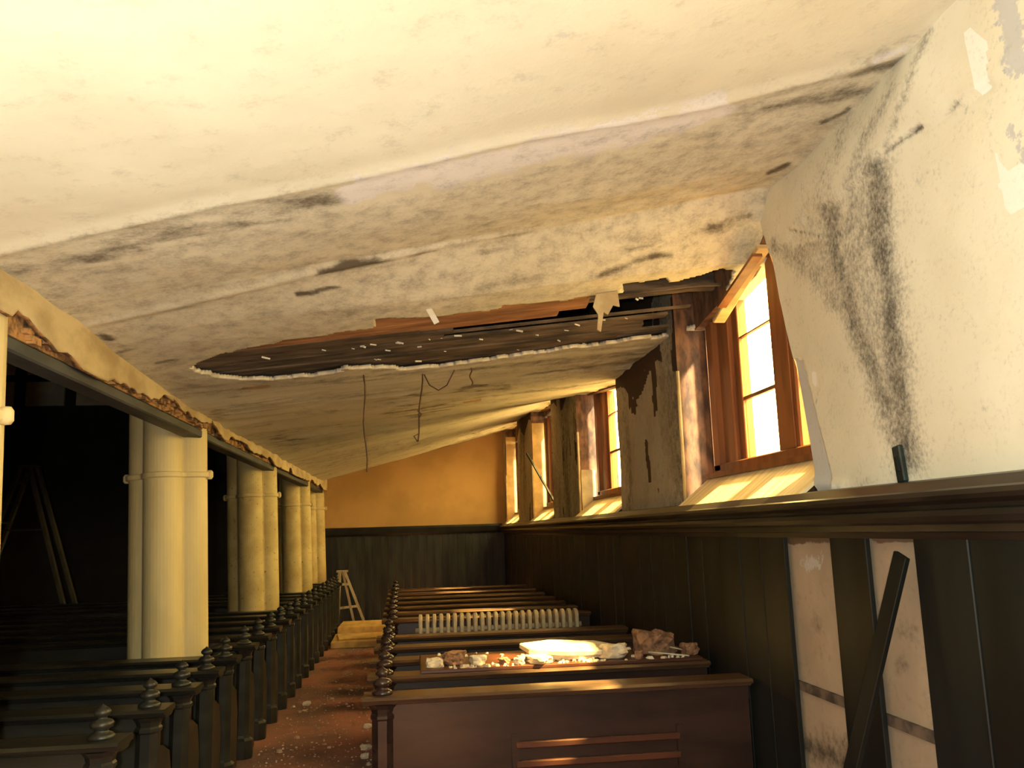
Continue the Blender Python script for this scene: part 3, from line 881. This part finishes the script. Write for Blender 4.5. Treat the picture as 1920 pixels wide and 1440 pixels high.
for k, (pxx, Y, w, l, h, m, lab) in enumerate(chunks):
    x = float(on_y(pxx, 1245, Y)[0]); LUMPS.append((x, Y, max(w, l)*.75+.02))
    o = chunk('rubble_lump', w, l, h, m, k*3+1); o.location = (x, Y, TOP)
    o.rotation_euler = (0, 0, k*.9); tag(o, lab, 'rubble', 'rubble on the plank')
# slabs
def slab(name, pts, th, m):
    return MB().prism(pts, 'z', 0, th).build(name, m, bevel=.006)
s1 = slab('plaster_slab', [(-.34, -.12), (-.10, -.18), (.22, -.15), (.36, -.02), (.20, .14), (-.12, .16), (-.36, .05)], .035, 'rubble')
s1.location = (float(on_y(1075, 1240, 5.85)[0]), 5.86, TOP+.045); s1.rotation_euler = (.10, .06, .15)
tag(s1, 'large pale plaster slab lying tilted on the rubble plank', 'plaster slab')
s2 = slab('plaster_slab', [(-.25, -.10), (.10, -.13), (.27, -.02), (.16, .12), (-.2, .12)], .03, 'rubble')
s2.location = (float(on_y(1060, 1240, 5.84)[0]), 5.84, TOP+.006); s2.rotation_euler = (.02, 0, -.2)
tag(s2, 'smaller pale plaster slab pinned under the large tilted slab', 'plaster slab')
for k, (p0, p1) in enumerate((((1235, 1208, 5.80), (1305, 1226, 5.76)), ((1215, 1222, 5.66), (1292, 1233, 5.64)))):
    a = on_y(p0[0], p0[1], p0[2]); bq = on_y(p1[0], p1[1], p1[2])
    a[2] = max(a[2], TOP+.02); bq[2] = max(bq[2], TOP+.006)
    o = MB().bar(a, bq, .022, .008).build('lath_stick', 'whitewood')
    tag(o, ['grey lath stick poking out of the top of the brown heap', 'thin lath stick lying low across the brown rubble'][k], 'stick')
def crumb(b, x, y, z, s, r):
    c, sn = math.cos(r.random()*6), math.sin(r.random()*6); vs = []
    for dz_ in (0, r.uniform(.5, 1.1)):
        k = 1 if dz_ == 0 else r.uniform(.45, .9)
        for (u, v) in ((-1, -.7), (.9, -.8), (1, .6), (-.2, 1), (-.9, .5)):
            u, v = u*k*r.uniform(.7, 1.2)*s, v*k*r.uniform(.7, 1.2)*s
            vs.append((x+u*c-v*sn, y+u*sn+v*c, z+dz_*s))
    b.add(vs, [(4, 3, 2, 1, 0), (5, 6, 7, 8, 9)]+[(i, (i+1) % 5, 5+(i+1) % 5, 5+i) for i in range(5)])
b = MB(); rr = random.Random(5)
for k in range(320):
    x = rr.uniform(.12, 1.8); y = rr.uniform(5.605, 5.80) if rr.random() < .75 else rr.uniform(5.8, 6.25)
    s = rr.uniform(.005, .02)
    if any(math.hypot(x-cx_, y-cy_) < cw_ for cx_, cy_, cw_ in LUMPS): continue
    crumb(b, x, y, TOP, s, rr)
o = b.build('plaster_crumbs', 'rubble'); tag(o, 'pale plaster crumbs scattered over the rubble plank', 'crumbs', kind='stuff')

# ------------------------------------------------------------------ aisle floor: crumbs, boards, trestle
b = MB()
for k in range(1300):
    y = 5.2+8.9*rr.random()**1.3; x = rr.uniform(-1.27, -.3); s = rr.uniform(.003, .009)*(1.0 if rr.random() < .93 else 2.2)
    crumb(b, x, y, .001, s, rr)
o = b.build('floor_crumbs', 'crumb'); tag(o, 'plaster crumbs littering the red aisle carpet', 'crumbs', kind='stuff')
for k, (pxx, pyy, w, l) in enumerate(((690, 1365, .07, .05), (686, 1405, .08, .07), (684, 1422, .06, .05), (687, 1322, .06, .05), (575, 1323, .07, .05))):
    p = on_z(pxx, pyy, 0); o = chunk('plaster_lump', w, l, .04, 'rubble', 40+k); o.location = (p[0], p[1], 0)
    tag(o, ['small white plaster lump on the carpet beside the front pew post', 'larger white plaster lump behind the front pew post', 'flat white plaster lump close to the larger one on carpet', 'white plaster lump on carpet beyond the front pew post', 'lone white plaster lump by the column-side pew feet'][k], 'rubble', 'plaster lumps on the aisle floor')
for k, (x0, x1, y0, y1, z0, z1, rz, lab) in enumerate((
        (-1.30, -.50, 14.3, 15.5, 0, .10, .02, 'lower yellow timber box of the pile in the aisle'),
        (-1.28, -.46, 15.53, 16.6, 0, .20, -.01, 'taller yellow timber box behind the low one in the aisle'),
        (-1.22, -.62, 14.5, 15.2, .10, .13, .12, 'loose yellow plank lying on the low timber box'))):
    o = MB().box(-(x1-x0)/2, (x1-x0)/2, -(y1-y0)/2, (y1-y0)/2, 0, z1-z0).build(['timber_box', 'timber_box', 'loose_plank'][k], 'ply', bevel=.008)
    o.location = ((x0+x1)/2, (y0+y1)/2, z0); o.rotation_euler = (0, 0, rz); tag(o, lab, 'timber')
tr = empty('trestle', (-1.35, 17.55, 0))
def tb(name, p0, p1, w=.045, h=.03): MB().bar(p0, p1, w, h, up=(0, 1, 0)).build(name, 'whitewood', tr)
tb('leg', (-.28, -.16, 0), (-.06, -.03, 1.06)); tb('leg', (-.08, -.18, 0), (-.05, .0, 1.06)); tb('leg', (.46, -.12, 0), (.04, -.02, 1.06), .05)
tb('leg', (.22, .18, 0), (.0, .04, 1.04)); tb('crossbar', (-.18, -.10, .36), (.32, -.09, .40)); tb('crossbar', (-.10, -.06, .82), (.14, -.05, .82))
MB().box(-.12, .10, -.09, .09, 1.05, 1.09).build('top_board', 'whitewood', tr)
tag(tr, 'short pale paint-splashed trestle ladder standing against the dark end wall', 'trestle')

# stepladder in the dark nave
ld_ = empty('stepladder', (-6.1, 14.6, 0))
for s in (-1, 1):
    MB().bar((-.98, s*.26, 0), (-.06, s*.16, 3.0), .05, .09, up=(0, 1, 0)).build('rail', 'old_ladder', ld_)
    MB().bar((.98, s*.26, 0), (.06, s*.16, 3.0), .05, .09, up=(0, 1, 0)).build('rail', 'old_ladder', ld_)
for k in range(9):
    t = (k+.8)/9.6; x = -.98+.92*t; y = .26-.10*t; MB().box(x-.05, x+.05, -y, y, 3.0*t-.012, 3.0*t+.012).build('step', 'old_ladder', ld_)
MB().bar((-.36, -.2, 2.0), (.36, -.2, 2.0), .03, .02).build('spreader', 'old_ladder', ld_)
MB().box(-.12, .12, -.18, .18, 3.0, 3.03).build('top_cap', 'old_ladder', ld_)
tag(ld_, 'tall grey A-frame stepladder standing in the black nave', 'stepladder')

# ------------------------------------------------------------------ leaning plank, wires, hanging scraps, wall slot
a = on_x(1691, 1040, 1.915); bq = on_x(1606, 1440, 1.80)
d = (Vector(bq)-Vector(a)).normalized(); tt = (a[2])/(-d.z); foot = Vector(a)+d*tt
foot = Vector((1.66, a[1]+ (bq[1]-a[1])/(a[2]-bq[2])*a[2], 0.0))
o = MB().bar(foot+Vector((0, 0, .005)), a, .085, .022, up=(1, 0, 0)).build('leaning_plank', 'wains', bevel=.003)
tag(o, 'dark narrow plank leaning against the gap in the wall boards', 'plank')
p = on_x(1690, 870, WX-.012)
o = empty('switch_slot', tuple(p))
MB().box(-.016, .006, -.028, .028, -.075, .075).build('plate', 'metal', o, bevel=.005)
MB().box(-.024, -.016, -.010, .010, -.03, .03).build('toggle', 'wains', o)
o.rotation_euler = (-.12, 0, 0)
tag(o, 'small dark metal switch plate on plaster above the dado cap', 'switch')

def wire(p_top, px_bot, lab, wob=.01, extra=None):
    top = ceil_hit(*p_top); top.z += .0
    bot = on_y(px_bot[0], px_bot[1], top.y)
    pts = []
    for k in range(9):
        t = k/8; q = top.lerp(Vector(bot), t); pts.append(q+Vector((wob*math.sin(t*9), 0, 0)))
    w = MB().tube(pts, .006, 5).build('hanging_wire', 'wire')
    if extra:
        for e in extra:
            ep = [Vector(on_y(a_, b_, top.y)) for a_, b_ in e]; MB().tube(ep, .005, 5).build('loop', 'wire', w)
    tag(w, lab, 'wire', 'wires hanging from the ceiling hole')
wire((681, 700), (687, 885), 'long single rusty wire hanging straight below the ceiling hole')
wire((792, 698), (783, 828), 'rusty wire with a drooping loop and hook below the hole', .006, [[(795, 702), (805, 722), (822, 732), (838, 722), (852, 694)], [(783, 770), (790, 776), (786, 784)], [(783, 828), (776, 818), (787, 812)]])
wire((882, 688), (884, 722), 'short rusty wire hanging nearest the window side of hole')
# hanging scraps
top = ceil_hit(800, 580)
a = on_y(802, 576, top.y-.02); bq = on_y(819, 606, top.y-.05)
o = MB().bar(a, bq, .035, .006, up=(0, 1, 0)).build('plaster_sliver', 'flake'); tag(o, 'white sliver of plaster dangling from the edge of the hole', 'plaster')
top = ceil_hit(1135, 545)
pp = [(1118, 552), (1158, 545), (1162, 575), (1150, 572), (1140, 590), (1132, 585), (1127, 622), (1120, 618), (1122, 590), (1112, 575)]
vs = [Vector(on_y(a_, b_, top.y)) for a_, b_ in pp]; n = len(vs)
o = MB().add([v for v in vs]+[v+Vector((0, .012, 0)) for v in vs], [tuple(range(n)), tuple(range(2*n-1, n-1, -1))]+[(i, (i+1) % n, n+(i+1) % n, n+i) for i in range(n)]).build('plaster_rag', 'beam')
tag(o, 'ragged brown tongue of plaster paper hanging into the hole', 'plaster')
a = on_x(988, 852, WX-.02); bq = on_x(1046, 950, WX-.10)
y_ = 12.0
a = on_y(988, 850, 12.6); bq = on_y(1046, 952, 12.0)
o = MB().bar(a, bq, .03, .02).build('dangling_lath', 'void'); tag(o, 'thin black lath dangling slantwise across a far window', 'stick')
